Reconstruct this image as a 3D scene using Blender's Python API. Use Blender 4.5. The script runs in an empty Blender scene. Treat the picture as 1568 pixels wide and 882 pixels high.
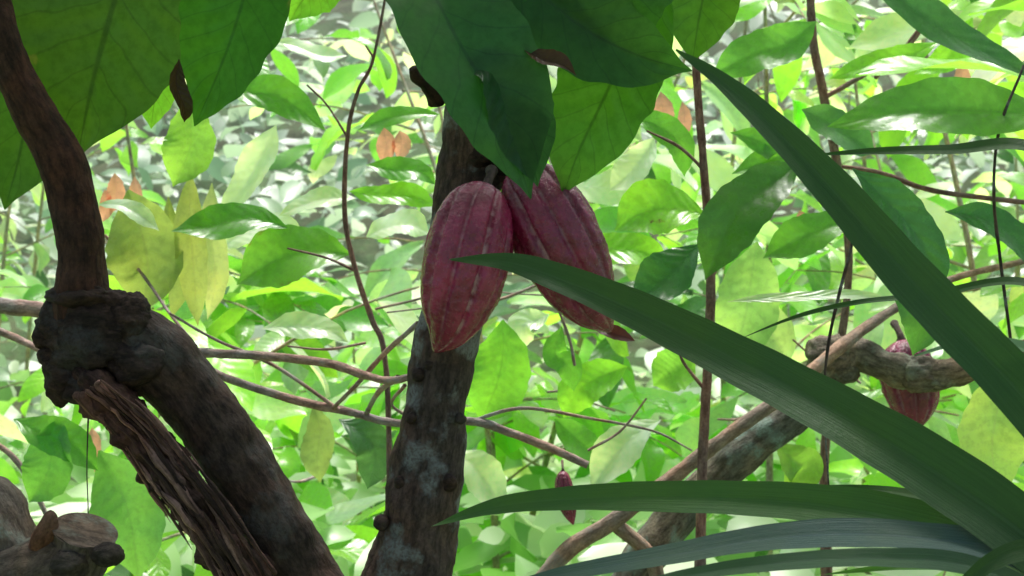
import bpy, math
import numpy as np
from mathutils import Vector, noise
rng=np.random.default_rng(11)
F=2178.0
def at(px,py,d):
    """photo measurement + estimated distance (m) -> world position in metres"""
    return np.array([(px-784)/F*d, d, 1.5+(441-py)/F*d])
def nrm(a):
    a=np.asarray(a,float); return a/np.maximum(np.linalg.norm(a,axis=-1,keepdims=True),1e-9)
scene=bpy.context.scene
# ------------------------------------------------------------------ mesh helpers
class Geo:
    def __init__(s): s.v=[];s.q=[];s.l=[];s.t=[];s.n=0
    def add(s,v,q,l,t):
        v=np.asarray(v,float).reshape(-1,3); k=len(v)
        s.v.append(v); s.q.append(np.asarray(q).reshape(-1,4)+s.n)
        s.l.append(np.asarray(l,float).reshape(-1,3))
        t=np.asarray(t,float)
        if t.ndim==1: t=np.tile(t,(k,1))
        s.t.append(t.reshape(-1,4)); s.n+=k
    def obj(s,name,mat,parent=None):
        v=np.concatenate(s.v);q=np.concatenate(s.q);l=np.concatenate(s.l);t=np.concatenate(s.t)
        me=bpy.data.meshes.new(name)
        me.vertices.add(len(v)); me.vertices.foreach_set("co",v.astype(np.float32).ravel())
        me.loops.add(len(q)*4); me.loops.foreach_set("vertex_index",q.astype(np.int32).ravel())
        me.polygons.add(len(q)); me.polygons.foreach_set("loop_start",(np.arange(len(q))*4).astype(np.int32))
        me.polygons.foreach_set("use_smooth",np.ones(len(q),bool))
        me.update(calc_edges=True)
        a=me.attributes.new("luv",'FLOAT_VECTOR','POINT'); a.data.foreach_set("vector",l.astype(np.float32).ravel())
        a=me.attributes.new("tint",'FLOAT_COLOR','POINT'); a.data.foreach_set("color",t.astype(np.float32).ravel())
        me.materials.append(mat)
        o=bpy.data.objects.new(name,me); scene.collection.objects.link(o)
        if parent: o.parent=parent
        return o
def empty(name):
    o=bpy.data.objects.new(name,None); scene.collection.objects.link(o); return o
def gridq(n,m,wrap=False):
    i=np.arange(n-1)[:,None]; j=np.arange(m if wrap else m-1)[None,:]
    j2=(j+1)%m
    return np.stack([i*m+j+0*i,(i+1)*m+j,(i+1)*m+j2,i*m+j2+0*i],-1).reshape(-1,4)
def catmull(P,n):
    P=np.asarray(P,float); P=np.vstack([2*P[0]-P[1],P,2*P[-1]-P[-2]])
    out=[]
    for i in range(1,len(P)-2):
        t=np.linspace(0,1,n,endpoint=False)[:,None]
        a,b,c,d=P[i-1],P[i],P[i+1],P[i+2]
        out.append(0.5*((2*b)+(-a+c)*t+(2*a-5*b+4*c-d)*t**2+(-a+3*b-3*c+d)*t**3))
    out.append(P[-2][None]); return np.vstack(out)
PROF_T=[0,.04,.12,.25,.4,.55,.7,.82,.9,.96,1]; PROF_W=[.03,.14,.42,.76,.95,1,.9,.66,.37,.12,.01]
# ------------------------------------------------------------------ leaves (many at once)
def leaves(geo,P,T,N,L,W,bend,fold,tint,nL=8,nW=4,wave=.06):
    n=len(P); T=nrm(T); N=nrm(N-(N*T).sum(1,keepdims=True)*T); B=np.cross(T,N)
    t=np.linspace(0,1,nL+1); w=np.interp(t,PROF_T,PROF_W)
    th=bend[:,None]*(t**1.2-.25)
    c=np.cos(th)[...,None]; s=np.sin(th)[...,None]
    D=c*T[:,None]-s*N[:,None]; Nt=c*N[:,None]+s*T[:,None]
    pos=np.cumsum(D,1)-D; pos=P[:,None]+pos*(L/nL)[:,None,None]
    v=np.linspace(-1,1,nW+1)
    half=(W/2)[:,None,None]*w[None,:,None]*v[None,None,:]
    ph=rng.uniform(0,6.28,(n,1,1)); fr=rng.uniform(6,13,(n,1,1))
    z=fold[:,None,None]*np.abs(half)+ (W[:,None,None]*wave)*np.sin(t[None,:,None]*fr+ph+np.sign(v)[None,None]*1.3)*np.abs(v)[None,None]**1.5
    V=pos[:,:,None]+half[...,None]*B[:,None,None]+z[...,None]*Nt[:,:,None]
    m=(nL+1)*(nW+1)
    q=gridq(nL+1,nW+1)[None]+(np.arange(n)*m)[:,None,None]
    r=rng.uniform(0,50,(n,1,1))
    luv=np.stack(np.broadcast_arrays(t[None,:,None]+0*r,v[None,None,:]+0*r,r+0*t[None,:,None]+0*v[None,None]),-1)
    tt=np.repeat(tint,m,axis=0)
    geo.add(V.reshape(-1,3),q.reshape(-1,4),luv,tt)
def bigleaf(geo,path,wpx,tint,N=(0,-1,.35),dmg=0,fold=.25,wave=.05,strap=False,nseg=14,nW=16,wprof=None):
    C=catmull([at(*p) for p in path],nseg); n=len(C)
    seg=np.linalg.norm(np.diff(C,axis=0),axis=1); t=np.concatenate([[0],np.cumsum(seg)]); Lm=t[-1]; t=t/Lm
    T=nrm(np.gradient(C,axis=0)); N=nrm(np.array(N,float))[None]
    Nt=nrm(N-(N*T).sum(1,keepdims=True)*T); B=np.cross(T,Nt)
    dm=np.mean([p[2] for p in path]); Wm=wpx/F*dm
    if wprof is not None: w=np.interp(t,wprof[0],wprof[1])
    else: w=np.interp(t,PROF_T,PROF_W)
    v=np.linspace(-1,1,nW+1); r=rng.uniform(0,50)
    half=(Wm/2)*w[:,None]*v[None]
    z=fold*np.abs(half)
    if not strap:
        ph=rng.uniform(0,6.28)
        z=z+Wm*wave*np.sin(t[:,None]*9+ph+np.sign(v)[None]*1.2)*np.abs(v)[None]**1.6*np.minimum(1,w[:,None]*2)
        z=z+Wm*.005*np.cos((t[:,None]*10-np.abs(v)[None]*1.6)*2*math.pi)*np.minimum(1,6*np.abs(v))[None]*w[:,None]
        z=z-Lm*.10*(t[:,None]-.45)**2*2
        half=half*(1+.025*np.sin(t[:,None]*31+ph)+.02*np.sin(t[:,None]*57+2*ph))
    else:
        ph=rng.uniform(0,6.28); half=half*(1+.02*np.sin(t[:,None]*23+ph)+.012*np.sin(t[:,None]*71+ph*2+np.sign(v)[None]))
        z=z+Wm*.03*np.sin(t[:,None]*17+ph+np.sign(v)[None])*np.abs(v)[None]
    V=C[:,None]+half[...,None]*B[:,None]+z[...,None]*Nt[:,None]
    luv=np.stack([t[:,None]*(Lm/.3 if strap else 1)+0*v[None],v[None]+0*t[:,None],r+0*half],-1)
    geo.add(V,gridq(n,nW+1),luv,(*tint,dmg))
# ------------------------------------------------------------------ tubes (bark)
def tube(geo,pts,rad,seg=20,res=10,rough=.1,ns=14.,tint=(1,1,1,1),cap=False):
    PR=catmull(np.hstack([np.asarray(pts,float),np.asarray(rad,float)[:,None]]),res)
    C=PR[:,:3]; R=np.maximum(PR[:,3],1e-4); n=len(C); T=nrm(np.gradient(C,axis=0))
    up=np.array([0.13,1,0.07])
    A=nrm(np.cross(T,up)); Bn=np.cross(T,A)
    a=np.linspace(0,2*math.pi,seg,endpoint=False)
    ring=A[:,None]*np.cos(a)[None,:,None]+Bn[:,None]*np.sin(a)[None,:,None]
    V=C[:,None]+ring*R[:,None,None]
    if rough>0:
        f=np.array([[noise.fractal(Vector(p*ns),1.0,2.0,4)+.5*noise.noise(Vector(p*ns*.35)) for p in row] for row in V])
        V=C[:,None]+ring*(R[:,None]*(1+rough*f))[...,None]
    u=np.concatenate([[0],np.cumsum(np.linalg.norm(np.diff(C,axis=0),axis=1))])
    luv=np.stack([u[:,None]+0*a[None],R[:,None]*np.cos(a)[None],R[:,None]*np.sin(a)[None]],-1)
    if cap:
        V=np.concatenate([V[:1]*0+C[0],V,V[-1:]*0+C[-1]]); luv=np.concatenate([luv[:1],luv,luv[-1:]])
        n+=2
    geo.add(V,gridq(n,seg,True),luv,tint)
def ptube(geo,path,**k):
    tube(geo,[at(*p[:3]) for p in path],[p[3]/2/F*p[2] for p in path],**k)
def lump(geo,c,r,rough=.25,ns=18.,tint=(1,1,1,1),seg=40):
    th=np.linspace(0,math.pi,seg); ph=np.linspace(0,2*math.pi,seg,endpoint=False)
    D=np.stack([np.sin(th)[:,None]*np.cos(ph),np.sin(th)[:,None]*np.sin(ph),np.cos(th)[:,None]+0*ph],-1)
    V=np.asarray(c)+D*np.asarray(r)
    f=np.array([[noise.fractal(Vector(p*ns),.8,2.1,5) for p in row] for row in V])
    V=np.asarray(c)+D*np.asarray(r)*(1+rough*f)[...,None]
    geo.add(V,gridq(seg,seg,True),V-np.asarray(c),tint)
# ------------------------------------------------------------------ materials
def newmat(name):
    m=bpy.data.materials.new(name); m.use_nodes=True; nt=m.node_tree; nt.nodes.clear(); return m,nt
class NT:
    def __init__(s,nt): s.nt=nt
    def n(s,typ,**k):
        nd=s.nt.nodes.new(typ)
        for a,b in k.items(): setattr(nd,a,b)
        return nd
    def link(s,a,b): s.nt.links.new(a,b)
    def set(s,inp,v):
        if isinstance(v,bpy.types.NodeSocket): s.link(v,inp)
        else: inp.default_value=v
    def m(s,op,a,b=0.,c=None):
        nd=s.n('ShaderNodeMath',operation=op); s.set(nd.inputs[0],a); s.set(nd.inputs[1],b)
        if c is not None: s.set(nd.inputs[2],c)
        return nd.outputs[0]
    def mr(s,v,a,b,c=0.,d=1.,smooth=True):
        nd=s.n('ShaderNodeMapRange'); nd.interpolation_type='SMOOTHSTEP' if smooth else 'LINEAR'
        s.set(nd.inputs[0],v)
        for i,x in enumerate((a,b,c,d)): nd.inputs[i+1].default_value=x
        return nd.outputs[0]
    def mix(s,f,a,b,bt='MIX'):
        nd=s.n('ShaderNodeMix',data_type='RGBA',blend_type=bt); s.set(nd.inputs[0],f); s.set(nd.inputs[6],a); s.set(nd.inputs[7],b); return nd.outputs[2]
    def noise(s,vec,sc,det=4,rough=.55,dist=0):
        nd=s.n('ShaderNodeTexNoise'); s.set(nd.inputs['Vector'],vec); nd.inputs['Scale'].default_value=sc; nd.inputs['Detail'].default_value=det; nd.inputs['Roughness'].default_value=rough; nd.inputs['Distortion'].default_value=dist; return nd.outputs[0]
def c4(*c): return (*c,1)
def leaf_mat(name,trans=.45,rough=.38,veins=9.5,bump=.35,tboost=(1.6,1.85,.85),spec=.5,strap=False,vcol=.35,vtr=.4,quilt=.3):
    m,nt=newmat(name); g=NT(nt)
    at_=g.n('ShaderNodeAttribute',attribute_name='luv'); ti=g.n('ShaderNodeAttribute',attribute_name='tint')
    sp=g.n('ShaderNodeSeparateXYZ'); g.link(at_.outputs['Vector'],sp.inputs[0]); u,v,r=sp.outputs
    av=g.m('ABSOLUTE',v)
    tc=g.n('ShaderNodeTexCoord').outputs['Object']
    n1=g.noise(tc,14,2)
    if strap:
        cv=g.n('ShaderNodeCombineXYZ'); g.link(g.m('MULTIPLY',u,1.2),cv.inputs[0]); g.link(g.m('MULTIPLY',v,9.),cv.inputs[1]); g.link(r,cv.inputs[2])
        n2=g.noise(cv.outputs[0],1.6,5,.7); n3=g.noise(tc,160,3,.6)
        hgt=g.m('ADD',n2,g.m('MULTIPLY',n3,.45))
        vein=g.m('ADD',g.mr(n2,.45,.75,0.,.4),g.m('MULTIPLY',g.mr(av,.0,.09,1.,0.),.8))
    else:
        n2=g.noise(tc,80,3,.65)
        ph=g.m('ADD',g.m('SUBTRACT',g.m('MULTIPLY',u,veins),g.m('MULTIPLY',g.m('POWER',av,.8),1.7)),g.m('ADD',g.m('MULTIPLY',n1,.8),g.m('MULTIPLY',g.m('FRACT',r),1.)))
        cs=g.m('COSINE',g.m('MULTIPLY',ph,6.283))
        lat=g.mr(cs,.95,1.); mid=g.mr(av,.012,.05,1.,0.)
        vein=g.m('MAXIMUM',g.m('MULTIPLY',lat,.6),mid)
        # how deeply the blade is quilted between veins differs from leaf to leaf
        q=g.m('MULTIPLY',g.m('FRACT',g.m('MULTIPLY',r,3.7)),-quilt)
        hgt=g.m('ADD',g.m('MULTIPLY',cs,q),g.m('ADD',g.m('MULTIPLY',n1,.9),g.m('MULTIPLY',n2,.3)))
    base=g.mix(g.mr(n1,.3,.75,0.,.6),ti.outputs['Color'],g.mix(1.,ti.outputs['Color'],c4(1.35,1.15,.85),'MULTIPLY'))
    base=g.mix(g.mr(n2,.35,.7,0.,.4),base,g.mix(1.,base,c4(.5,.55,.55),'MULTIPLY'))
    pale=g.mix(1.,base,c4(2.1,1.7,2.2),'MULTIPLY')
    col=g.mix(g.m('MULTIPLY',vein,vcol),base,pale)
    big=g.n('ShaderNodeCombineXYZ'); g.link(g.m('ADD',u,r),big.inputs[0]); g.link(g.m('MULTIPLY',v,.35),big.inputs[1]); g.link(r,big.inputs[2])
    nb=g.noise(big.outputs[0],4.5,4,.6)
    nb=g.m('ADD',nb,g.m('MULTIPLY',g.m('POWER',av,4.),.10))
    th=g.m('SUBTRACT',.92,g.m('MULTIPLY',ti.outputs['Alpha'],.4))
    yel=g.m('MULTIPLY',g.m('SUBTRACT',nb,g.m('SUBTRACT',th,.06)),14.); br=g.m('MULTIPLY',g.m('SUBTRACT',nb,th),25.)
    cl=lambda x:g.mr(x,0.,1.)
    def blem(c):
        c=g.mix(g.m('MULTIPLY',cl(yel),.6),c,c4(.34,.34,.05)); return g.mix(cl(br),c,c4(.10,.045,.02))
    tcol=g.mix(1.,base,c4(*tboost),'MULTIPLY'); tcol=g.mix(g.m('MULTIPLY',vein,vtr),tcol,g.mix(1.,tcol,c4(.3,.33,.28),'MULTIPLY'))
    col=blem(col); tcol=blem(tcol)
    bp=g.n('ShaderNodeBump'); bp.inputs['Strength'].default_value=bump; bp.inputs['Distance'].default_value=.004; g.link(hgt,bp.inputs['Height'])
    pr=g.n('ShaderNodeBsdfPrincipled'); g.link(col,pr.inputs['Base Color']); g.link(g.mr(n2,.3,.7,rough-.06,rough+.14),pr.inputs['Roughness']); pr.inputs['Specular IOR Level'].default_value=spec
    g.link(bp.outputs[0],pr.inputs['Normal'])
    tr=g.n('ShaderNodeBsdfTranslucent'); g.link(tcol,tr.inputs['Color'])
    mx=g.n('ShaderNodeMixShader'); mx.inputs[0].default_value=trans; g.link(pr.outputs[0],mx.inputs[1]); g.link(tr.outputs[0],mx.inputs[2])
    o=g.n('ShaderNodeOutputMaterial'); g.link(mx.outputs[0],o.inputs[0]); return m
def far_leaf_mat(name='far_leaf',spec=.8,rough=.34):
    m,nt=newmat(name); g=NT(nt); ti=g.n('ShaderNodeAttribute',attribute_name='tint')
    pr=g.n('ShaderNodeBsdfPrincipled'); g.link(ti.outputs['Color'],pr.inputs['Base Color']); pr.inputs['Roughness'].default_value=rough; pr.inputs['Specular IOR Level'].default_value=spec
    tr=g.n('ShaderNodeBsdfTranslucent'); g.link(g.mix(1.,ti.outputs['Color'],c4(1.25,1.35,1.),'MULTIPLY'),tr.inputs['Color'])
    mx=g.n('ShaderNodeMixShader'); mx.inputs[0].default_value=.4; g.link(pr.outputs[0],mx.inputs[1]); g.link(tr.outputs[0],mx.inputs[2])
    o=g.n('ShaderNodeOutputMaterial'); g.link(mx.outputs[0],o.inputs[0]); return m
def bark_mat(name,c1,c2,lich=(.20,.23,.20),lamt=.5,streak=.35,bump=.8):
    m,nt=newmat(name); g=NT(nt)
    a=g.n('ShaderNodeAttribute',attribute_name='luv'); mp=g.n('ShaderNodeMapping'); g.link(a.outputs['Vector'],mp.inputs[0]); mp.inputs['Scale'].default_value=(streak,1,1)
    tc=g.n('ShaderNodeTexCoord').outputs['Object']; ti=g.n('ShaderNodeAttribute',attribute_name='tint')
    s=g.noise(mp.outputs[0],110,6,.65); b=g.noise(tc,16,6,.58); f=g.noise(tc,240,4,.6); b2=g.noise(tc,9,4,.6)
    col=g.mix(g.mr(s,.3,.7),c4(*c1),c4(*c2)); col=g.mix(g.mr(f,.35,.7,0.,.5),col,g.mix(1.,col,c4(.4,.4,.4),'MULTIPLY'))
    col=g.mix(g.mr(b2,.4,.65,0.,.7),col,g.mix(1.,col,c4(1.7,1.25,1.),'MULTIPLY'))
    lm=g.m('MULTIPLY',g.mr(b,.60-.11*lamt,.70-.1*lamt),g.mr(f,.33,.58,.3,1.)); lm=g.m('MULTIPLY',lm,ti.outputs['Alpha'])
    col=g.mix(g.m('MULTIPLY',lm,lamt),col,c4(*lich)); col=g.mix(1.,col,ti.outputs['Color'],'MULTIPLY')
    h=g.m('ADD',g.m('MULTIPLY',s,1.),g.m('ADD',g.m('MULTIPLY',b,.8),g.m('MULTIPLY',f,.35)))
    bp=g.n('ShaderNodeBump'); bp.inputs['Strength'].default_value=bump; bp.inputs['Distance'].default_value=.006; g.link(h,bp.inputs['Height'])
    pr=g.n('ShaderNodeBsdfPrincipled'); g.link(col,pr.inputs['Base Color']); pr.inputs['Roughness'].default_value=.8; pr.inputs['Specular IOR Level'].default_value=.3; g.link(bp.outputs[0],pr.inputs['Normal'])
    o=g.n('ShaderNodeOutputMaterial'); g.link(pr.outputs[0],o.inputs[0]); return m
def pod_mat():
    m,nt=newmat('pod_skin'); g=NT(nt)
    a=g.n('ShaderNodeAttribute',attribute_name='luv'); sp=g.n('ShaderNodeSeparateXYZ'); g.link(a.outputs['Vector'],sp.inputs[0]); t,gr,_=sp.outputs
    ti=g.n('ShaderNodeAttribute',attribute_name='tint')
    tc=g.n('ShaderNodeTexCoord').outputs['Object']
    n1=g.noise(tc,30,5,.6); n2=g.noise(tc,140,5,.65); n3=g.noise(tc,420,3,.6); n4=g.noise(tc,55,4,.6)
    col=g.mix(g.mr(n1,.35,.68),c4(.25,.006,.05),c4(.50,.028,.13))
    col=g.mix(g.mr(n2,.45,.75,0.,.3),col,c4(.56,.09,.2))
    gm=g.m('MULTIPLY',g.mr(gr,.3,.95),g.mr(n4,.40,.62,.08,1.))
    col=g.mix(g.m('MULTIPLY',gm,.75),col,c4(.82,.5,.56))
    col=g.mix(g.mr(n3,.58,.74,0.,.65),col,c4(.05,.004,.015)); col=g.mix(1.,col,ti.outputs['Color'],'MULTIPLY')
    bp=g.n('ShaderNodeBump'); bp.inputs['Strength'].default_value=.7; bp.inputs['Distance'].default_value=.004; g.link(g.m('ADD',n2,g.m('MULTIPLY',n4,1.4)),bp.inputs['Height'])
    pr=g.n('ShaderNodeBsdfPrincipled'); g.link(col,pr.inputs['Base Color']); g.link(g.mr(n2,.3,.7,.16,.3),pr.inputs['Roughness']); pr.inputs['Specular IOR Level'].default_value=1.; g.link(bp.outputs[0],pr.inputs['Normal'])
    o=g.n('ShaderNodeOutputMaterial'); g.link(pr.outputs[0],o.inputs[0]); return m
def ground_mat():
    m,nt=newmat('forest_floor'); g=NT(nt); tc=g.n('ShaderNodeTexCoord').outputs['Object']
    n1=g.noise(tc,1.3,6,.6); n2=g.noise(tc,14,5,.7)
    col=g.mix(g.mr(n1,.4,.6),c4(.13,.15,.07),c4(.14,.26,.09)); col=g.mix(g.mr(n2,.4,.7,0.,.5),col,c4(.2,.18,.1))
    bp=g.n('ShaderNodeBump'); bp.inputs['Distance'].default_value=.05; g.link(n2,bp.inputs['Height'])
    pr=g.n('ShaderNodeBsdfPrincipled'); g.link(col,pr.inputs['Base Color']); pr.inputs['Roughness'].default_value=.95; g.link(bp.outputs[0],pr.inputs['Normal'])
    o=g.n('ShaderNodeOutputMaterial'); g.link(pr.outputs[0],o.inputs[0]); return m
M_leaf=leaf_mat('cacao_leaf',trans=.5,bump=.4,vcol=.15,vtr=.75,rough=.36)
M_bg=leaf_mat('shrub_leaf',trans=.47,rough=.28,bump=.4,veins=8.,spec=1.,vcol=.32,vtr=.3,quilt=.3)
M_strap=leaf_mat('strap_leaf',trans=.2,rough=.44,bump=.45,strap=True,spec=.4,vcol=.4)
M_far=far_leaf_mat(); M_crown=far_leaf_mat('crown_leaf',.4,.5)
M_bark=bark_mat('cacao_bark',(.040,.029,.026),(.155,.115,.098),lich=(.31,.33,.325),lamt=.85)
M_dead=bark_mat('dead_wood',(.05,.03,.024),(.50,.36,.31),lamt=.12,streak=.05,bump=1.)
M_pale=bark_mat('pale_bark',(.24,.17,.13),(.5,.4,.33),lich=(.45,.48,.44),lamt=.4)
M_grey=bark_mat('lichen_bark',(.09,.08,.065),(.28,.26,.22),lich=(.36,.44,.38),lamt=.8)
M_twig=bark_mat('twig_bark',(.17,.09,.08),(.42,.29,.26),lamt=.3)
M_twig2=bark_mat('grey_twig_bark',(.24,.17,.15),(.55,.46,.43),lich=(.6,.6,.58),lamt=.6)
M_pod=pod_mat()
# ------------------------------------------------------------------ ground : one sheet, rising to a wooded slope behind
gy=np.concatenate([np.linspace(-300,-10,12),np.linspace(-8,40,70),np.linspace(45,400,20)]); gx=np.concatenate([np.linspace(-300,-22,10),np.linspace(-20,20,50),np.linspace(22,300,10)])
def hill(x,y):
    s=np.clip((y-7)/22,0,1); return 12*s*s*(3-2*s)
X,Y=np.meshgrid(gx,gy); Z=hill(X,Y)+np.array([[.12*noise.noise(Vector((a*.5,b*.5,0))) for a in gx] for b in gy])*(np.abs(Y)<40)
G=Geo(); G.add(np.stack([X,Y,Z],-1),gridq(len(gy),len(gx)),np.stack([X,Y,Z],-1),(1,1,1,1))
go=G.obj('ground',ground_mat())
# ------------------------------------------------------------------ main cacao tree
tree=empty('cacao_tree')
G=Geo(); k=1.8
ptube(G,[(540,2290,k,300),(545,2100,k,250),(548,1700,k,225),(556,1250,k,200),(586,990,k,150),(626,882,k,124),(654,720,k,112),(670,600,k,100),(688,500,k,94),(702,400,k,94),(714,300,k,100),(724,200,k,102),(742,100,k,94),(758,0,k,84),(775,-150,k,74),(800,-560,k,56),(840,-1000,k,40)],seg=64,res=30,rough=.15,ns=16,tint=(.95,.95,.97,1))
ptube(G,[(556,1260,k,170),(525,1020,k,150),(462,890,k,112),(402,775,1.79,106),(338,670,1.78,106),(276,585,1.77,106),(215,525,1.76,106),(150,500,1.75,90),(130,505,1.75,40)],seg=64,res=30,rough=.14,ns=16,tint=(.66,.62,.6,.4))
ptube(G,[(136,530,1.76,50),(130,490,1.745,92),(125,440,1.74,84),(124,375,1.74,73),(113,310,1.74,72),(94,245,1.74,70),(56,180,1.73,64),(22,110,1.72,60),(-5,20,1.71,54),(-30,-100,1.7,50),(-60,-420,1.7,42)],seg=48,res=24,rough=.12,ns=18,tint=(.62,.42,.34,.06))
P=lambda px: px/F*1.75
for (x,y,rx,rz) in [(140,515,76,66),(192,495,38,46),(95,495,34,44),(100,572,36,42),(140,590,42,32),(80,545,24,18),(205,560,48,42),(172,465,30,22),(70,515,18,24),(125,455,52,22),(160,600,40,22)]:
    lump(G,at(x,y,1.74),(P(rx),P(min(rx,56)),P(rz)),rough=.28,ns=30,tint=(.42,.39,.37,.5))
ptube(G,[(672,150,1.78,34),(655,130,1.76,26),(640,118,1.75,22),(632,104,1.74,14)],seg=16,res=6,rough=.35,ns=40,cap=True,tint=(.4,.35,.3,0))
for (x,y,r) in [(745,282,24),(770,262,20),(735,240,18),(640,575,10),(630,640,9),(690,740,12),(660,560,9),(705,640,10),(612,740,9),(585,800,12),(350,690,12),(430,810,10)]:
    lump(G,at(x,y,1.765),(P(r),P(r),P(r)),rough=.4,ns=40,seg=20,tint=(.55,.5,.48,.3))
G.obj('trunk',M_bark,tree)
G=Geo()
ptube(G,[(120,565,1.73,30),(155,600,1.715,70),(205,655,1.715,66),(262,730,1.72,66),(318,800,1.73,70),(368,880,1.74,70),(420,980,1.76,60),(470,1080,1.78,30)],seg=56,res=34,rough=.4,ns=38,tint=(.3,.25,.24,1),cap=True)
for i in range(75):
    s=rng.uniform(-.1,.9); ln=rng.uniform(.12,.5); off=rng.uniform(-42,42); w=rng.uniform(2.5,9)
    if rng.random()<.25: w*=1.8
    cx=lambda q:np.interp(q,[0,.25,.5,.75,1],[148,215,270,322,385]); cy=lambda q:np.interp(q,[0,.25,.5,.75,1],[588,655,730,800,900])
    pp=[]; dr=rng.normal(0,6); rad0=rng.normal(0,.003)
    for j in range(7):
        q=max(0,min(1.05,s+ln*j/6)); o=off+dr*j/6+rng.normal(0,1.); lift=.015*max(0,1-(o/46)**2)**.5
        pp.append((cx(q)+o*.82,cy(q)-o*.5,1.695-lift+rad0+.02*q,w*[.2,.8,1.1,1,1.1,.8,.1][j]))
    b=rng.uniform(.2,1.)**1.4*2.1; ptube(G,pp,seg=7,res=8,rough=.32,ns=60,tint=(b,b*.86,b*.84,1),cap=True)
G.obj('dead_wood_strip',M_dead,tree)
# ------------------------------------------------------------------ foreground leaves of that tree
dk=(.05,.16,.035); bl=(.045,.15,.055); lt=(.28,.62,.07)
G=Geo()
bigleaf(G,[(235,-240,1.84),(205,-100,1.83),(170,20,1.82),(140,125,1.82),(112,240,1.82)],275,(.075,.17,.022),N=(.15,-1,.2),dmg=.45)
bigleaf(G,[(120,-150,1.95),(80,-20,1.95),(50,130,1.95),(25,240,1.95),(0,316,1.94)],200,(.05,.13,.02),N=(.1,-1,.1))
bigleaf(G,[(410,-170,1.68),(388,-60,1.67),(360,40,1.66),(326,120,1.66),(288,188,1.66)],170,(.055,.20,.018),N=(-.1,-1,.3),dmg=.35)
bigleaf(G,[(255,20,2.1),(250,80,2.1),(238,140,2.1),(228,196,2.1)],82,lt)
bigleaf(G,[(575,-190,1.55),(640,-60,1.53),(700,60,1.5),(770,170,1.49),(828,300,1.5)],200,bl,N=(.25,-1,.5),fold=.35)
bigleaf(G,[(700,90,1.5),(760,110,1.5),(800,200,1.51),(830,285,1.52)],110,bl,N=(.3,-1,.4),fold=.3)
bigleaf(G,[(1020,-40,1.66),(965,70,1.66),(920,160,1.66),(885,230,1.66),(858,296,1.66)],160,(.10,.28,.04),N=(-.2,-1,.1))
bigleaf(G,[(735,-150,1.58),(800,-40,1.58),(890,40,1.57),(980,85,1.56),(1062,108,1.56)],150,dk,N=(.2,-1,-.2))
bigleaf(G,[(700,-60,1.6),(790,-10,1.6),(890,20,1.6),(1000,60,1.58)],140,dk,N=(.1,-1,-.3))
bigleaf(G,[(1110,-140,1.7),(1085,-40,1.7),(1070,30,1.7),(1060,95,1.7)],120,(.09,.23,.03),N=(-.1,-1,.2))
bigleaf(G,[(990,-150,1.62),(960,-60,1.62),(930,10,1.62),(900,80,1.61)],180,dk,N=(-.1,-1,.1))
bigleaf(G,[(800,70,1.5),(830,92,1.49),(860,98,1.48),(885,112,1.48)],34,(.09,.045,.025),N=(0,-1,.8),fold=.6)
bigleaf(G,[(540,-100,2.1),(510,-50,2.1),(470,-10,2.1),(440,30,2.1)],110,lt)
bigleaf(G,[(905,500,1.78),(930,508,1.77),(950,514,1.77),(975,520,1.78)],24,(.12,.03,.04),N=(0,-1,.6),fold=.5)
bigleaf(G,[(275,90,1.64),(270,130,1.64),(283,165,1.64),(284,190,1.65)],28,(.08,.045,.03),N=(.5,-1,.2),fold=.7)
G.obj('hanging_leaves',M_leaf,tree)
G=Geo(); n=680
Pp=np.stack([rng.uniform(-3.2,3.2,n),rng.uniform(.5,2.7,n),rng.uniform(2.45,3.7,n)],-1)
Pp[:,2]+=np.clip(Pp[:,1]-1.5,0,9)*.15
a=rng.uniform(0,6.28,n); T=np.stack([np.cos(a),np.sin(a),rng.uniform(-.9,.1,n)],-1); N=np.stack([rng.normal(0,.3,n),rng.normal(0,.3,n),np.ones(n)],-1)
tt=np.tile(np.array([.13,.26,.09,0]),(n,1))*rng.uniform(.7,1.3,(n,1))
leaves(G,Pp,T,N,rng.uniform(.22,.36,n),rng.uniform(.08,.13,n),rng.uniform(.1,.9,n),rng.uniform(.1,.4,n),tt,nL=6,nW=2)
G.obj('crown_leaves',M_crown,tree)
G=Geo()
for i in range(16):
    a=rng.uniform(0,6.28); st=at(800,-560,1.8)+np.array([0,0,rng.uniform(-.05,.5)])
    L=rng.uniform(1.2,2.6); dx,dy=math.cos(a),math.sin(a)
    if dy>.5: L*=.45
    tube(G,[st,st+np.array([dx*L*.4,dy*L*.4,.35]),st+np.array([dx*L*.75,dy*L*.75,.5]),st+np.array([dx*L,dy*L,.45])],[.022,.016,.01,.004],seg=8,res=6,rough=.1)
G.obj('crown_branches',M_bark,tree)
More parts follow.
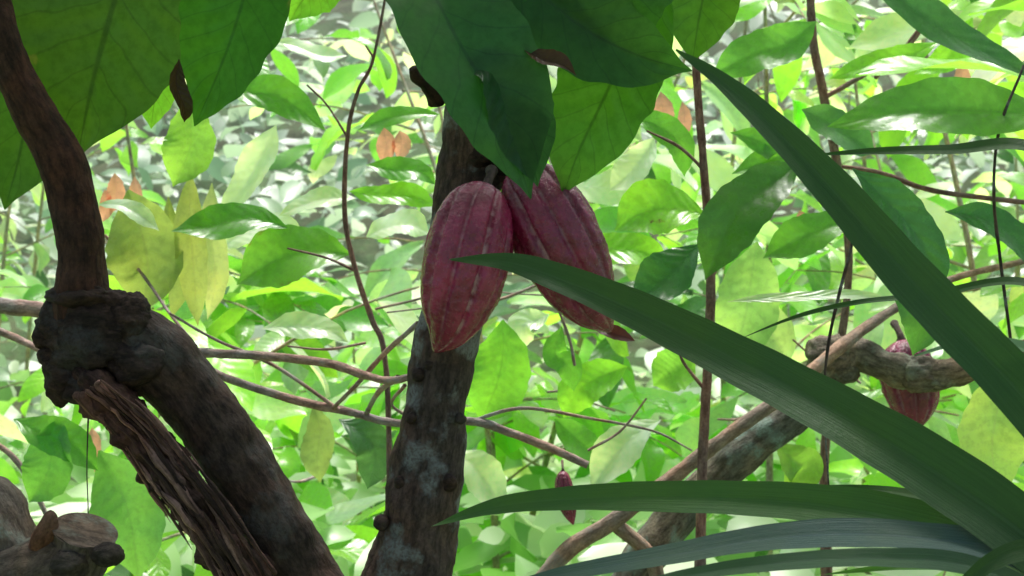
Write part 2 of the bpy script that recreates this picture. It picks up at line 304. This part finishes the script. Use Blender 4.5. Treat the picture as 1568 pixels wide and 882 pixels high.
# ------------------------------------------------------------------ pods
def pod(name,path,wpx,phase=0.,ridge=1.,tint=(1,1,1,1)):
    C=catmull([at(*p) for p in path],40)
    seg=np.linalg.norm(np.diff(C,axis=0),axis=1); t=np.concatenate([[0],np.cumsum(seg)]); t/=t[-1]
    d=np.mean([p[2] for p in path]); R=wpx/2/F*d
    s=(1-np.cos(np.linspace(0,math.pi,110)))/2; C=np.stack([np.interp(s,t,C[:,i]) for i in range(3)],-1); t=s
    prof=np.interp(t,[0,.015,.05,.1,.18,.28,.4,.52,.64,.75,.84,.91,.96,.99,1],[.0,.25,.48,.66,.84,.95,1,.985,.91,.76,.56,.35,.18,.08,0])
    prof=np.convolve(np.pad(prof,3,mode='edge'),np.ones(7)/7,'valid'); prof[0]=prof[-1]=0
    T=nrm(np.gradient(C,axis=0)); A=nrm(np.cross(T,np.array([0,1,.01]))); B=np.cross(T,A)
    m=240; a=np.linspace(0,2*math.pi,m,endpoint=False)
    x=(a+phase)*10/(2*math.pi)
    x=x[None]+.07*np.sin(t*5+phase*9)[:,None]
    dist=np.abs(x-np.round(x)); alt=np.where(np.round(x).astype(int)%2==0,1.,.6)
    groove=np.exp(-(dist/.14)**2)*alt
    ring=A[:,None]*np.cos(a)[None,:,None]+B[:,None]*np.sin(a)[None,:,None]
    V=C[:,None]+ring*(R*prof)[:,None,None]
    f=np.array([[.5*noise.noise(Vector(p*55))+.4*noise.noise(Vector(p*120))+.25*noise.noise(Vector(p*260)) for p in row] for row in V])
    rr=R*prof[:,None]*(1-.15*ridge*groove*np.minimum(1,np.sin(math.pi*np.clip(t,0,1))*2)[:,None]+.055*f)
    V=C[:,None]+ring*rr[...,None]
    luv=np.stack([t[:,None]+0*a[None],groove+0*t[:,None],0*rr],-1)
    G=Geo(); G.add(V,gridq(len(t),m,True),luv,tint); o=G.obj('skin',M_pod)
    e=empty(name); o.parent=e
    G=Geo(); p0=C[0]; tip=-T[0]
    tube(G,[p0+T[0]*R*.06,p0+tip*R*.12,p0+tip*R*.35+np.array([0,.01,0]),p0+tip*R*.5+np.array([0,.03,.004])],[R*.2,R*.12,R*.11,R*.14],seg=14,res=6,rough=.15,ns=60,cap=True)
    o=G.obj('stalk',M_bark); o.parent=e
pod('cacao_pod',[(744,288,1.70),(728,335,1.675),(715,395,1.665),(701,455,1.67),(686,505,1.68),(665,540,1.69)],134,.12)
pod('cacao_pod.001',[(792,262,1.74),(824,308,1.71),(852,362,1.70),(878,415,1.71),(905,465,1.72),(936,508,1.74)],134,.45,tint=(.8,.75,.8,1))
pod('cacao_pod.002',[(1380,520,2.66),(1388,560,2.65),(1398,610,2.64),(1402,662,2.64)],88,.2,tint=(.75,.7,.8,1))
pod('cacao_pod.003',[(862,720,2.5),(863,742,2.5),(868,770,2.5),(878,804,2.5)],30,.2,tint=(.7,.7,.7,1))
pod('cacao_pod.004',[(984,108,2.2),(988,125,2.2),(991,145,2.2),(993,164,2.2)],30,.2,tint=(1.5,2.5,2,1))
# ------------------------------------------------------------------ strap-leaved plant at right
G=Geo(); sp=(.052,.13,.04); sb=(.08,.15,.13)
SW=([0,.04,.12,.3,.6,1],[.02,.2,.45,.72,.95,1.])
def strap(path,w,tint,N=(0,-1,.45),fold=.3,prof=SW): bigleaf(G,path,w,tint,N=N,fold=fold,strap=True,wprof=prof,nW=12)
strap([(688,397,1.5),(780,402,1.47),(870,432,1.44),(960,470,1.41),(1080,528,1.37),(1200,590,1.33),(1330,662,1.28),(1450,735,1.24),(1580,828,1.2),(1720,950,1.17),(1800,1100,1.16)],96,sp,N=(0,-1,.2))
strap([(1035,76,1.3),(1110,128,1.29),(1200,212,1.27),(1290,308,1.25),(1380,412,1.23),(1470,508,1.21),(1570,612,1.2),(1690,760,1.18),(1790,1000,1.16)],92,(.05,.13,.042),N=(-.3,-1,.5))
strap([(1240,238,1.5),(1340,232,1.46),(1450,230,1.42),(1580,228,1.38),(1700,330,1.3),(1800,600,1.2),(1830,1000,1.16)],34,sp)
strap([(660,806,1.5),(760,776,1.46),(880,764,1.42),(1000,762,1.38),(1130,765,1.34),(1260,775,1.3),(1400,800,1.26),(1560,850,1.22),(1720,960,1.18),(1800,1100,1.16)],68,(.075,.18,.05))
strap([(1180,752,1.5),(1300,748,1.46),(1400,758,1.4),(1500,785,1.34),(1620,840,1.28),(1780,1000,1.2)],22,sp)
strap([(760,900,1.32),(900,872,1.3),(1030,850,1.28),(1160,828,1.26),(1290,818,1.24),(1420,825,1.22),(1560,852,1.2),(1720,960,1.17)],58,sb,N=(0,-.85,.9),fold=.2)
strap([(900,915,1.22),(1050,882,1.21),(1200,862,1.2),(1350,856,1.19),(1500,872,1.18),(1700,960,1.16)],36,(.07,.15,.08),N=(0,-1,.8))
strap([(1130,520,1.7),(1220,485,1.65),(1310,464,1.6),(1420,453,1.5),(1580,436,1.4),(1750,560,1.3),(1830,1000,1.2)],18,sp)
strap([(1400,545,1.25),(1470,528,1.23),(1560,532,1.21),(1650,580,1.2),(1760,800,1.18)],36,(.09,.24,.10),N=(0,-.7,1))
strap([(1260,880,1.4),(1380,868,1.36),(1500,872,1.3),(1640,905,1.24),(1780,1030,1.18)],18,(.14,.34,.09))
strap([(1440,930,1.15),(1520,860,1.15),(1600,850,1.16),(1720,950,1.17)],40,sp)
pl=empty('pandanus_plant'); G.obj('strap_leaves',M_strap,pl)
G=Geo(); b=at(1810,1090,1.17)
tube(G,[b*np.array([1,1,0]),b*np.array([1,1,.35])+np.array([.01,.02,0]),b*np.array([1,1,.7]),b+np.array([0,0,.03])],[.06,.05,.045,.03],seg=20,res=10,rough=.12,ns=20)
G.obj('stem',M_bark,pl)
# ------------------------------------------------------------------ pruned stump bottom left
st=empty('pruned_tree_stump'); G=Geo(); k=1.5
ptube(G,[(-160,2640,k,330),(-150,1800,k,300),(-120,1200,k,260),(-60,980,k,230),(-15,880,k,190),(-20,800,k,130),(-80,740,k,110),(-200,640,k,100)],seg=48,res=18,rough=.2,ns=18,tint=(1.05,.95,.9,1))
ptube(G,[(-60,980,k,200),(30,900,1.48,140),(90,872,1.46,112),(122,846,1.45,102),(130,815,1.445,96)],seg=40,res=14,rough=.2,ns=24,tint=(.75,.68,.64,1))
ptube(G,[(60,850,1.46,40),(72,815,1.44,34),(78,792,1.43,22),(84,786,1.43,10)],seg=16,res=8,rough=.2,ns=30,cap=True,tint=(1,.6,.5,1))
lump(G,at(165,850,1.42),(.015,.015,.012),rough=.3,ns=40,tint=(.3,.26,.24,1))
lump(G,at(105,865,1.42),(.02,.017,.016),rough=.3,ns=40,tint=(.4,.36,.34,1))
G.obj('bark',M_grey,st)
G=Geo(); c=at(130,814,1.445); up=nrm(at(134,790,1.44)-at(122,836,1.45)+np.array([0,-.002,.0])); A=nrm(np.cross(up,[0,1,0])); B=np.cross(up,A)
rr=np.linspace(0,1,8); aa=np.linspace(0,2*math.pi,40,endpoint=False)
V=c+(A*np.cos(aa)[None,:,None]+B*np.sin(aa)[None,:,None])*(rr*.033)[:,None,None]+up*.001
G.add(V,gridq(8,40,True),V-c,(.85,.75,.68,1)); G.obj('cut_face',M_grey,st)
# ------------------------------------------------------------------ neighbour tree on the right with pale branches
nt_=empty('cacao_tree.001'); G=Geo(); k=2.6
ptube(G,[(820,1740,k,120),(830,1400,k,105),(880,1080,k,80),(960,900,k,62),(1010,822,k,60),(1085,738,k,60),(1150,682,k,60),(1210,640,k,56),(1258,590,k,54),(1272,556,k,58)],seg=28,res=14,rough=.16,ns=16,tint=(.85,.97,.97,1))
ptube(G,[(1250,580,k,40),(1272,552,k,66),(1310,543,k,54),(1350,560,2.58,44),(1395,572,2.57,54),(1440,572,2.56,48),(1490,562,2.55,42),(1600,535,2.55,36),(1720,520,2.6,26)],seg=28,res=14,rough=.24,ns=20,tint=(1.3,1.2,1.08,.8))
lump(G,at(1278,553,k),(.045,.04,.045),rough=.35,ns=22,tint=(1,1,.95,1)); lump(G,at(1410,572,2.56),(.035,.032,.034),rough=.3,ns=26,tint=(1.2,1.1,1.,.7))
G.obj('trunk',M_grey,nt_); G=Geo()
ptube(G,[(790,980,2.5,34),(850,862,2.48,28),(950,790,2.46,25),(1050,716,2.45,25),(1130,655,2.45,23),(1192,612,2.46,21),(1270,545,2.5,20),(1350,485,2.6,16),(1450,430,2.7,12),(1568,400,2.8,9)],seg=18,res=12,rough=.16,ns=24)
ptube(G,[(1010,950,2.52,22),(1000,860,2.5,24),(940,800,2.47,22)],seg=14,res=8,rough=.12,ns=24)
G.obj('pale_branches',M_pale,nt_)
# ------------------------------------------------------------------ saplings: slim stems, twigs
def stems(name,paths,mat,seg=10):
    G=Geo()
    for p in paths: ptube(G,p,seg=seg,res=10,rough=.16,ns=45)
    return G.obj(name,mat)
stems('woody_sapling',[
 [(1068,1300,2.3,24),(1070,1000,2.3,20),(1076,700,2.3,15),(1084,560,2.3,15),(1088,420,2.3,14),(1078,260,2.3,13),(1066,110,2.3,12),(1060,-60,2.3,10)],
 [(1088,430,2.3,6),(1110,390,2.35,5),(1140,370,2.4,4)],[(1082,600,2.3,6),(1050,560,2.3,5),(1040,540,2.3,4)],[(1078,260,2.3,6),(1040,225,2.3,5),(990,200,2.3,3)]],M_twig)
stems('climbing_vine',[
 [(600,1300,2.4,10),(596,700,2.4,9),(588,540,2.4,9),(570,490,2.4,9),(545,415,2.4,8),(528,330,2.4,8),(532,210,2.4,7),(548,140,2.4,6),(572,88,2.4,5),(600,-60,2.4,4)],
 [(545,415,2.4,5),(500,395,2.4,4),(440,380,2.4,3)],[(572,88,2.4,4),(560,70,2.4,3)],[(532,210,2.4,4),(500,160,2.4,3),(470,130,2.4,3)]],M_twig)
tw=[
 [(-60,455,2.4,30),(10,470,2.4,26),(80,480,2.4,24),(200,530,2.35,18),(310,540,2.3,15),(400,545,2.25,14),(500,556,2.2,14),(560,575,2.15,13),(605,582,2.1,12),(680,560,2.1,10)],
 [(310,560,2.3,10),(350,580,2.3,13),(450,612,2.3,14),(540,632,2.28,13),(610,648,2.25,12),(720,645,2.2,13),(780,662,2.2,14),(840,685,2.2,14),(900,712,2.2,12)],
 [(610,578,2.1,10),(580,600,2.15,8),(560,635,2.28,8)],[(640,495,2.1,8),(590,540,2.15,8),(545,590,2.2,7),(510,625,2.28,6)],
 [(260,480,2.3,4),(330,520,2.3,5),(420,560,2.3,6),(520,628,2.28,6)],
 [(560,525,2.2,4),(500,535,2.2,4),(440,530,2.2,3)],[(720,645,2.2,5),(800,625,2.2,6),(900,640,2.3,5),(1000,660,2.4,4),(1060,690,2.4,3)],
 [(900,690,2.3,4),(950,660,2.3,4),(990,610,2.3,3)],[(880,560,2.2,5),(872,520,2.2,5),(850,460,2.2,5)],
 [(160,360,2.5,5),(210,410,2.5,5),(260,480,2.4,5),(300,530,2.3,6)],[(620,590,2.15,6),(600,620,2.2,5),(640,645,2.2,5)],
 [(-20,670,2.4,9),(20,700,2.4,9),(50,745,2.4,8),(90,830,2.4,8)],[(-20,500,2.5,14),(30,520,2.5,12),(80,545,2.45,10)]]
for i in range(9):
    x0=rng.uniform(150,1500); y0=rng.uniform(380,800); d=rng.uniform(2.5,3.4); ang=rng.uniform(-.5,.5)+(math.pi if rng.random()<.5 else 0); L=rng.uniform(90,260); c=rng.uniform(-60,60)
    tw.append([(x0+math.cos(ang)*L*q,y0+math.sin(ang)*L*q+c*q*q+rng.normal(0,5),d+rng.normal(0,.03),rng.uniform(3,6)*(1-.5*q)) for q in (0,.3,.6,1)])
stems('fallen_branch',tw,M_twig2)
stems('hanging_vine',[[(135,640,1.6,3),(133,720,1.6,2),(135,810,1.6,2),(133,1100,1.6,2)]],M_bark,6)
stems('hanging_vine.001',[[(1320,300,1.9,4),(1302,385,1.9,5),(1285,450,1.9,5),(1268,530,1.9,5),(1262,620,1.9,3),(1270,760,1.9,3)]],M_bark,6)
stems('hanging_vine.002',[[(1568,100,2,4),(1530,200,2,5),(1522,300,2,5),(1532,400,2,5),(1545,500,2,5),(1560,620,2,4)]],M_bark,6)
stems('woody_sapling.001',[
 [(1270,1500,3,26),(1266,900,3,18),(1264,680,3,14),(1300,400,3,12),(1262,150,3,14),(1245,60,3,13),(1238,-80,3,12)],
 [(1262,150,3,8),(1330,110,3,8),(1400,60,3,7),(1440,-30,3,6)],
 [(1290,255,2.6,6),(1350,265,2.6,7),(1430,292,2.6,8),(1568,310,2.6,8)],[(1340,120,3,6),(1380,80,3,6),(1410,40,3,5)]],M_twig)
# ------------------------------------------------------------------ mid-ground leaves seen individually in the photo
G=Geo(); B2=(.30,.64,.08); P2=(.68,.8,.7); Y2=(.42,.46,.2); D2=(.07,.21,.08); GR=(.17,.43,.075)  # P2: whitish sky sheen put into the leaf colour
mid=[([(440,345,2.5),(385,335,2.5),(325,345,2.48),(262,348,2.46)],62,(.12,.34,.06),(0,-1,.6),0),
([(545,300,2.6),(500,305,2.6),(460,315,2.6),(425,325,2.6)],46,P2,(0,-1,1),0),
([(535,385,2.5),(480,385,2.5),(420,400,2.5),(358,432,2.5)],100,(.19,.44,.07),(0,-1,.5),.5),
([(672,172,2.6),(630,175,2.6),(590,182,2.6),(545,196,2.6)],34,GR,(0,-1,.6),0),
([(535,290,2.7),(580,300,2.7),(630,300,2.7),(672,312,2.7)],44,B2,(0,-1,.6),0),
([(560,250,2.7),(600,260,2.7),(640,262,2.7),(670,280,2.7)],44,GR,(0,-1,.6),0),
([(290,150,2.4),(292,190,2.4),(290,230,2.4),(262,285,2.4)],80,(.33,.58,.14),(0,-1,.2),0),
([(330,110,2.5),(380,140,2.5),(430,150,2.5),(500,195,2.5)],60,GR,(0,-1,.5),0),
([(1080,325,2.4),(1030,320,2.4),(985,325,2.4),(940,350,2.4)],92,B2,(0,-1,.5),.5),
([(1070,372,2.2),(1045,400,2.2),(1015,430,2.2),(962,468,2.2)],84,D2,(.2,-1,1.1),0),
([(1225,245,2.0),(1170,290,1.98),(1120,340,1.96),(1078,425,1.95)],95,(.09,.24,.05),(-.2,-1,.4),.1),
([(1310,330,2.3),(1260,350,2.3),(1215,370,2.3),(1168,392,2.3)],66,GR,(0,-1,.5),0),
([(1640,175,2.0),(1500,170,2.0),(1380,170,2.0),(1270,182,2.0)],100,GR,(0,-1,.5),0),
([(1250,30,2.4),(1200,70,2.4),(1150,85,2.4),(1090,110,2.4)],76,(.17,.43,.1),(0,-1,.4),0),
([(1300,-60,2.2),(1380,0,2.2),(1470,60,2.2),(1600,110,2.2)],70,(.1,.26,.11),(0,-1,.6),0),
([(1440,60,2.8),(1380,90,2.8),(1330,100,2.8),(1270,115,2.8)],44,B2,(0,-1,.5),0),
([(1490,25,2.8),(1450,90,2.8),(1400,110,2.8)],44,B2,(0,-1,.5),0),
([(1310,255,1.9),(1360,310,1.9),(1410,370,1.9),(1450,450,1.9)],84,D2,(.2,-1,.4),0),
([(1390,380,2.0),(1400,440,2.0),(1410,500,2.0),(1400,545,2.0)],70,(.12,.3,.08),(0,-1,.2),.1),
([(1450,320,2.1),(1510,335,2.1),(1560,370,2.1),(1620,430,2.1)],60,D2,(0,-1,.6),0),
([(1560,560,2.6),(1530,620,2.6),(1520,690,2.6),(1535,770,2.6)],110,(.52,.68,.28),(0,-1,.2),0),
([(1010,640,2.6),(975,665,2.6),(940,700,2.6),(900,748,2.6)],70,P2,(0,-1,1),0),
([(690,690,2.7),(720,710,2.7),(745,740,2.7),(775,785,2.7)],66,P2,(0,-1,1.1),0),
([(770,490,2.5),(770,540,2.5),(760,590,2.5),(735,650,2.5)],96,(.24,.56,.08),(0,-1,.2),0),
([(960,560,2.6),(915,580,2.6),(885,600,2.6),(862,640,2.6)],66,B2,(0,-1,.4),0),
([(850,640,2.7),(880,670,2.7),(905,690,2.7),(930,700,2.7)],50,GR,(0,-1,.5),0),
([(1190,680,2.7),(1215,705,2.7),(1230,720,2.7),(1200,745,2.7)],60,(.28,.48,.1),(0,-1,.3),.5),
([(1160,370,2.7),(1150,430,2.7),(1140,490,2.7),(1120,560,2.7)],100,(.40,.62,.28),(0,-1,.3),0),
([(1180,430,2.8),(1150,480,2.8),(1190,520,2.8),(1210,560,2.8)],80,(.52,.68,.4),(0,-1,.3),0),
([(1060,540,2.8),(1040,560,2.8),(1020,575,2.8),(1000,590,2.8)],70,(.30,.60,.12),(0,-1,.3),0),
([(195,290,2.5),(215,350,2.5),(226,410,2.5),(215,480,2.5)],115,(.31,.38,.15),(0,-1,.25),0),
([(290,260,2.5),(290,330,2.5),(296,410,2.5),(300,500,2.5)],50,(.46,.48,.22),(0,-1,.2),0),
([(325,280,2.6),(322,350,2.6),(330,430,2.6),(318,490,2.6)],44,(.6,.6,.38),(.3,-1,.2),0),
([(258,300,2.55),(262,370,2.55),(275,430,2.55),(262,490,2.55)],40,(.38,.42,.18),(.3,-1,.2),0),
([(420,190,3.4),(400,240,3.4),(370,290,3.4),(330,320,3.4)],64,(.85,.9,.86),(0,-1,1),0),  # near-white tints from here paint sky sheen and haze into the leaves
([(330,380,3.0),(370,360,3.0),(420,350,3.0),(470,365,3.0)],64,(.85,.9,.86),(0,-1,1),0),
([(560,360,3.0),(590,350,3.0),(630,345,3.0),(660,355,3.0)],60,(.82,.9,.86),(0,-1,1),0),
([(1000,210,3.2),(985,240,3.2),(960,270,3.2),(930,290,3.2)],60,(.85,.9,.86),(0,-1,1),0),
([(420,60,3.4),(450,70,3.4),(490,85,3.4),(530,80,3.4)],40,(.8,.88,.84),(0,-1,1),0),
([(840,480,3.0),(820,490,3.0),(800,500,3.0),(790,540,3.0)],50,(.8,.88,.84),(0,-1,.8),0),
([(150,690,2.3),(180,740,2.3),(200,800,2.3),(210,890,2.3)],110,(.26,.54,.18),(0,-1,.3),0),
([(90,640,2.2),(80,690,2.2),(70,730,2.2),(40,770,2.2)],80,(.18,.44,.11),(0,-1,.3),0),
([(480,620,2.5),(490,660,2.5),(485,700,2.5),(490,740,2.5)],50,(.33,.42,.2),(0,-1,.3),.1),
([(520,640,2.5),(560,670,2.5),(575,700,2.5),(560,750,2.5)],60,(.09,.2,.1),(0,-1,.8),0),
([(400,500,2.5),(450,500,2.5),(500,505,2.5),(535,520,2.5)],50,P2,(0,-1,.8),0),
([(20,640,2.2),(60,660,2.2),(110,680,2.2),(150,720,2.2)],60,GR,(0,-1,.5),0),
([(150,310,2.4),(185,315,2.4),(215,330,2.4),(245,350,2.4)],34,P2,(0,-1,1),0),
([(860,500,2.5),(850,540,2.5),(870,560,2.5),(880,600,2.5)],44,GR,(0,-1,.3),0),
([(880,360,2.6),(920,380,2.6),(980,385,2.6),(1030,400,2.6)],60,B2,(0,-1,.5),0),
([(960,180,2.5),(1000,190,2.5),(1040,220,2.5),(1050,270,2.5)],50,GR,(0,-1,.5),0),
([(1120,200,2.3),(1160,215,2.3),(1190,240,2.3),(1120,262,2.3)],50,GR,(0,-1,.5),0),
([(1230,165,2.4),(1270,190,2.4),(1300,210,2.4),(1345,230,2.4)],70,(.12,.3,.12),(0,-1,.6),0),
([(1115,455,2.2),(1230,455,2.2),(1300,450,2.2),(1380,450,2.2)],22,P2,(0,-1,.9),0)]
for p,w,t,N,dm in mid: bigleaf(G,p,w,t,N=N,dmg=dm,nW=12,wave=.085)
for (x,y,d,w,l) in [(588,195,2.9,30,55),(612,200,2.9,30,42),(1045,155,2.9,22,60),(1012,140,2.9,34,70),(140,655,2.6,26,55),(150,690,2.6,18,40),(1225,322,2.6,30,44),(175,265,2.9,30,60),(160,290,2.9,22,50),(205,270,2.9,22,60),(1470,95,3,26,50),(1400,150,3,22,40),(260,360,3,20,50)]:
    bigleaf(G,[(x,y,d),(x+3,y+l*.35,d),(x+2,y+l*.7,d),(x-4,y+l,d)],w,(.75,.34,.42),N=(0,-1,.2))
G.obj('cacao_sapling',M_bg,None)
# ------------------------------------------------------------------ understory shrubs
pal=np.array([[.28,.62,.08],[.38,.72,.10],[.17,.44,.07],[.66,.82,.62],[.46,.64,.46],[.07,.19,.07],[.55,.62,.28],[.46,.74,.26],[.85,.9,.84]])  # palest tones carry the sky's reflection on glossy leaves as colour
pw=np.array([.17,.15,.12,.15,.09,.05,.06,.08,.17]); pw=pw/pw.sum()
GL=Geo(); GS=Geo()
Ps=[];Ts=[];Ns=[];Ls=[];Cs=[]
def shrub(x,y,H,ntw,scale=1.):
    z0=float(hill(x,y)); lean=rng.normal(0,.12,2)
    top=np.array([x+lean[0]*H,y+lean[1]*H,z0+H]); mids=np.array([x+lean[0]*H*.3+rng.normal(0,.05),y,z0+H*.5])
    tube(GS,[(x,y,z0-.05),mids,top],[.014,.010,.004],seg=6,res=6,rough=0,tint=(1.1,1.2,1.,1))
    tone=rng.uniform(.85,1.2)
    for i in range(ntw):
        s=rng.uniform(.18,1.); b=np.array([x,y,z0])*(1-s*2)+mids*(s*2)
        if s>.5: b=mids*(2-2*s)+top*(2*s-1)
        a=rng.uniform(0,6.28); L=rng.uniform(.45,1.0)*scale; el=rng.uniform(.0,.7)
        d=np.array([math.cos(a),math.sin(a),el]); pts=[b+d*L*q+np.array([0,0,-.35*L*q*q]) for q in (0,.35,.7,1)]
        tube(GS,pts,[.006,.004,.003,.002],seg=5,res=4,rough=0,tint=(1.1,1.2,1.,1))
        nl=int(rng.integers(6,11))
        side=np.cross(d/np.linalg.norm(d),[0,0,1])
        pc=pal[rng.choice(len(pal),p=pw)]
        for j in range(nl):
            q=.15+.85*j/(nl-1); p=b+d*L*q+np.array([0,0,-.35*L*q*q])
            sg=1 if j%2 else -1
            t=side*sg*rng.uniform(.5,1)+d*rng.uniform(.2,.8)+np.array([0,0,rng.uniform(-1.1,.15)])
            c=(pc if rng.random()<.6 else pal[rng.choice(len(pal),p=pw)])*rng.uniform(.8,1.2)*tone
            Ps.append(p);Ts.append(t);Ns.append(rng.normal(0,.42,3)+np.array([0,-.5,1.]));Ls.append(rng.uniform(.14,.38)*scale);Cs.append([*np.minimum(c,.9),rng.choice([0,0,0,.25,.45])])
for i in range(44):
    y=3.3+6.4*(i/46)+rng.uniform(-.2,.2); x=rng.uniform(-1,1)*(.5*y+1.0)
    H=rng.uniform(1.4,2.6)+.14*y
    if -.22<x/y<-.04: H=min(H,1.2+.03*y)
    shrub(x,y,H,int(rng.integers(8,13)))
Ps=np.array(Ps);Ts=np.array(Ts);Ns=np.array(Ns);Ls=np.array(Ls);Cs=np.array(Cs);n=len(Ps)
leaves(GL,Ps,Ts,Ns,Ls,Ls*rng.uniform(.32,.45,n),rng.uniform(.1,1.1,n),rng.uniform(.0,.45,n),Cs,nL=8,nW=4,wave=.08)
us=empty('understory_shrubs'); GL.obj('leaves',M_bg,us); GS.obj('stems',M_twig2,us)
print('shrub leaves',n)
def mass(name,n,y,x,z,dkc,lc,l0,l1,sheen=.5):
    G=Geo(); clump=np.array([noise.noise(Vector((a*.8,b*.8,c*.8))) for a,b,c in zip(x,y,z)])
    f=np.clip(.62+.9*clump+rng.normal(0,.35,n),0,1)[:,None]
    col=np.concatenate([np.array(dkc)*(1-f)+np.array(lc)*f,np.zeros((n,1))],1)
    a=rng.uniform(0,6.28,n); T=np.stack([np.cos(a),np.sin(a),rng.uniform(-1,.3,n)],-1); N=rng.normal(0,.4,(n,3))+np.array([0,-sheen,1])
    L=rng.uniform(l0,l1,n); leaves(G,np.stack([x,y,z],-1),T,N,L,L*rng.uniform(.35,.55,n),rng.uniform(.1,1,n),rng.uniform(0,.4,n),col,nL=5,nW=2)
    return G.obj(name,M_far)
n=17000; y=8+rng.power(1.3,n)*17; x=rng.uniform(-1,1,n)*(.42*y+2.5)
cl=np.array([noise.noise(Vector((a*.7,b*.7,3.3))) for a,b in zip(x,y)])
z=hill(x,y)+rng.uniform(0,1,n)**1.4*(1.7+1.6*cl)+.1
mass('hillside_foliage',n,y,x,z,[.26,.46,.28],[.86,.93,.86],.12,.36)  # pale end of the range has distance haze painted into the leaf colour
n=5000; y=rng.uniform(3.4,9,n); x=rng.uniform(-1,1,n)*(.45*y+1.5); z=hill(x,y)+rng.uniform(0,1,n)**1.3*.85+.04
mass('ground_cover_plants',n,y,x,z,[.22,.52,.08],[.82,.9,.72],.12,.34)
# ------------------------------------------------------------------ humid air hanging over the slope behind
m,nt=newmat('humid_air'); g=NT(nt); vs=g.n('ShaderNodeVolumeScatter'); vs.inputs['Density'].default_value=.016; vs.inputs['Anisotropy'].default_value=.4; vs.inputs['Color'].default_value=(.99,1,.99,1)
o=g.n('ShaderNodeOutputMaterial'); g.link(vs.outputs[0],o.inputs['Volume'])
X0,X1,Y0,Y1,Z0,Z1=-16,16,4.2,34,-.5,15
bx=np.array([(x,y,z) for x in (X0,X1) for y in (Y0,Y1) for z in (Z0,Z1)],float)
G=Geo(); G.add(bx,[(0,1,3,2),(4,6,7,5),(0,4,5,1),(2,3,7,6),(0,2,6,4),(1,5,7,3)],bx,(1,1,1,1)); G.obj('mist',m)
# ------------------------------------------------------------------ light, sky, camera
el,az=math.radians(72),math.radians(15)
w=bpy.data.worlds.new("World"); scene.world=w; w.use_nodes=True; nt=w.node_tree; bg=nt.nodes['Background']
sky=nt.nodes.new('ShaderNodeTexSky'); sky.sky_type='NISHITA'; sky.sun_disc=False; sky.sun_elevation=el; sky.sun_rotation=az; sky.dust_density=5; sky.air_density=1.; sky.ozone_density=1.
nt.links.new(sky.outputs[0],bg.inputs[0]); bg.inputs[1].default_value=.15
sd=bpy.data.lights.new('sun','SUN'); sd.energy=5.; sd.angle=math.radians(16); sd.color=(1,.98,.94)
so=bpy.data.objects.new('sun',sd); scene.collection.objects.link(so)
dv=Vector((math.sin(az)*math.cos(el),math.cos(az)*math.cos(el),math.sin(el))); so.rotation_euler=dv.to_track_quat('Z','Y').to_euler(); so.location=(0,0,20)
cd=bpy.data.cameras.new('camera'); co=bpy.data.objects.new('camera',cd); scene.collection.objects.link(co)
co.location=(0,0,1.5); co.rotation_euler=(math.radians(90),0,0); cd.lens=50; cd.sensor_width=36; cd.clip_start=.05; cd.clip_end=2000
cd.dof.use_dof=True; cd.dof.focus_distance=1.6; cd.dof.aperture_fstop=13
scene.camera=co
scene.view_settings.view_transform='Standard'; scene.view_settings.look='None'; scene.view_settings.exposure=0
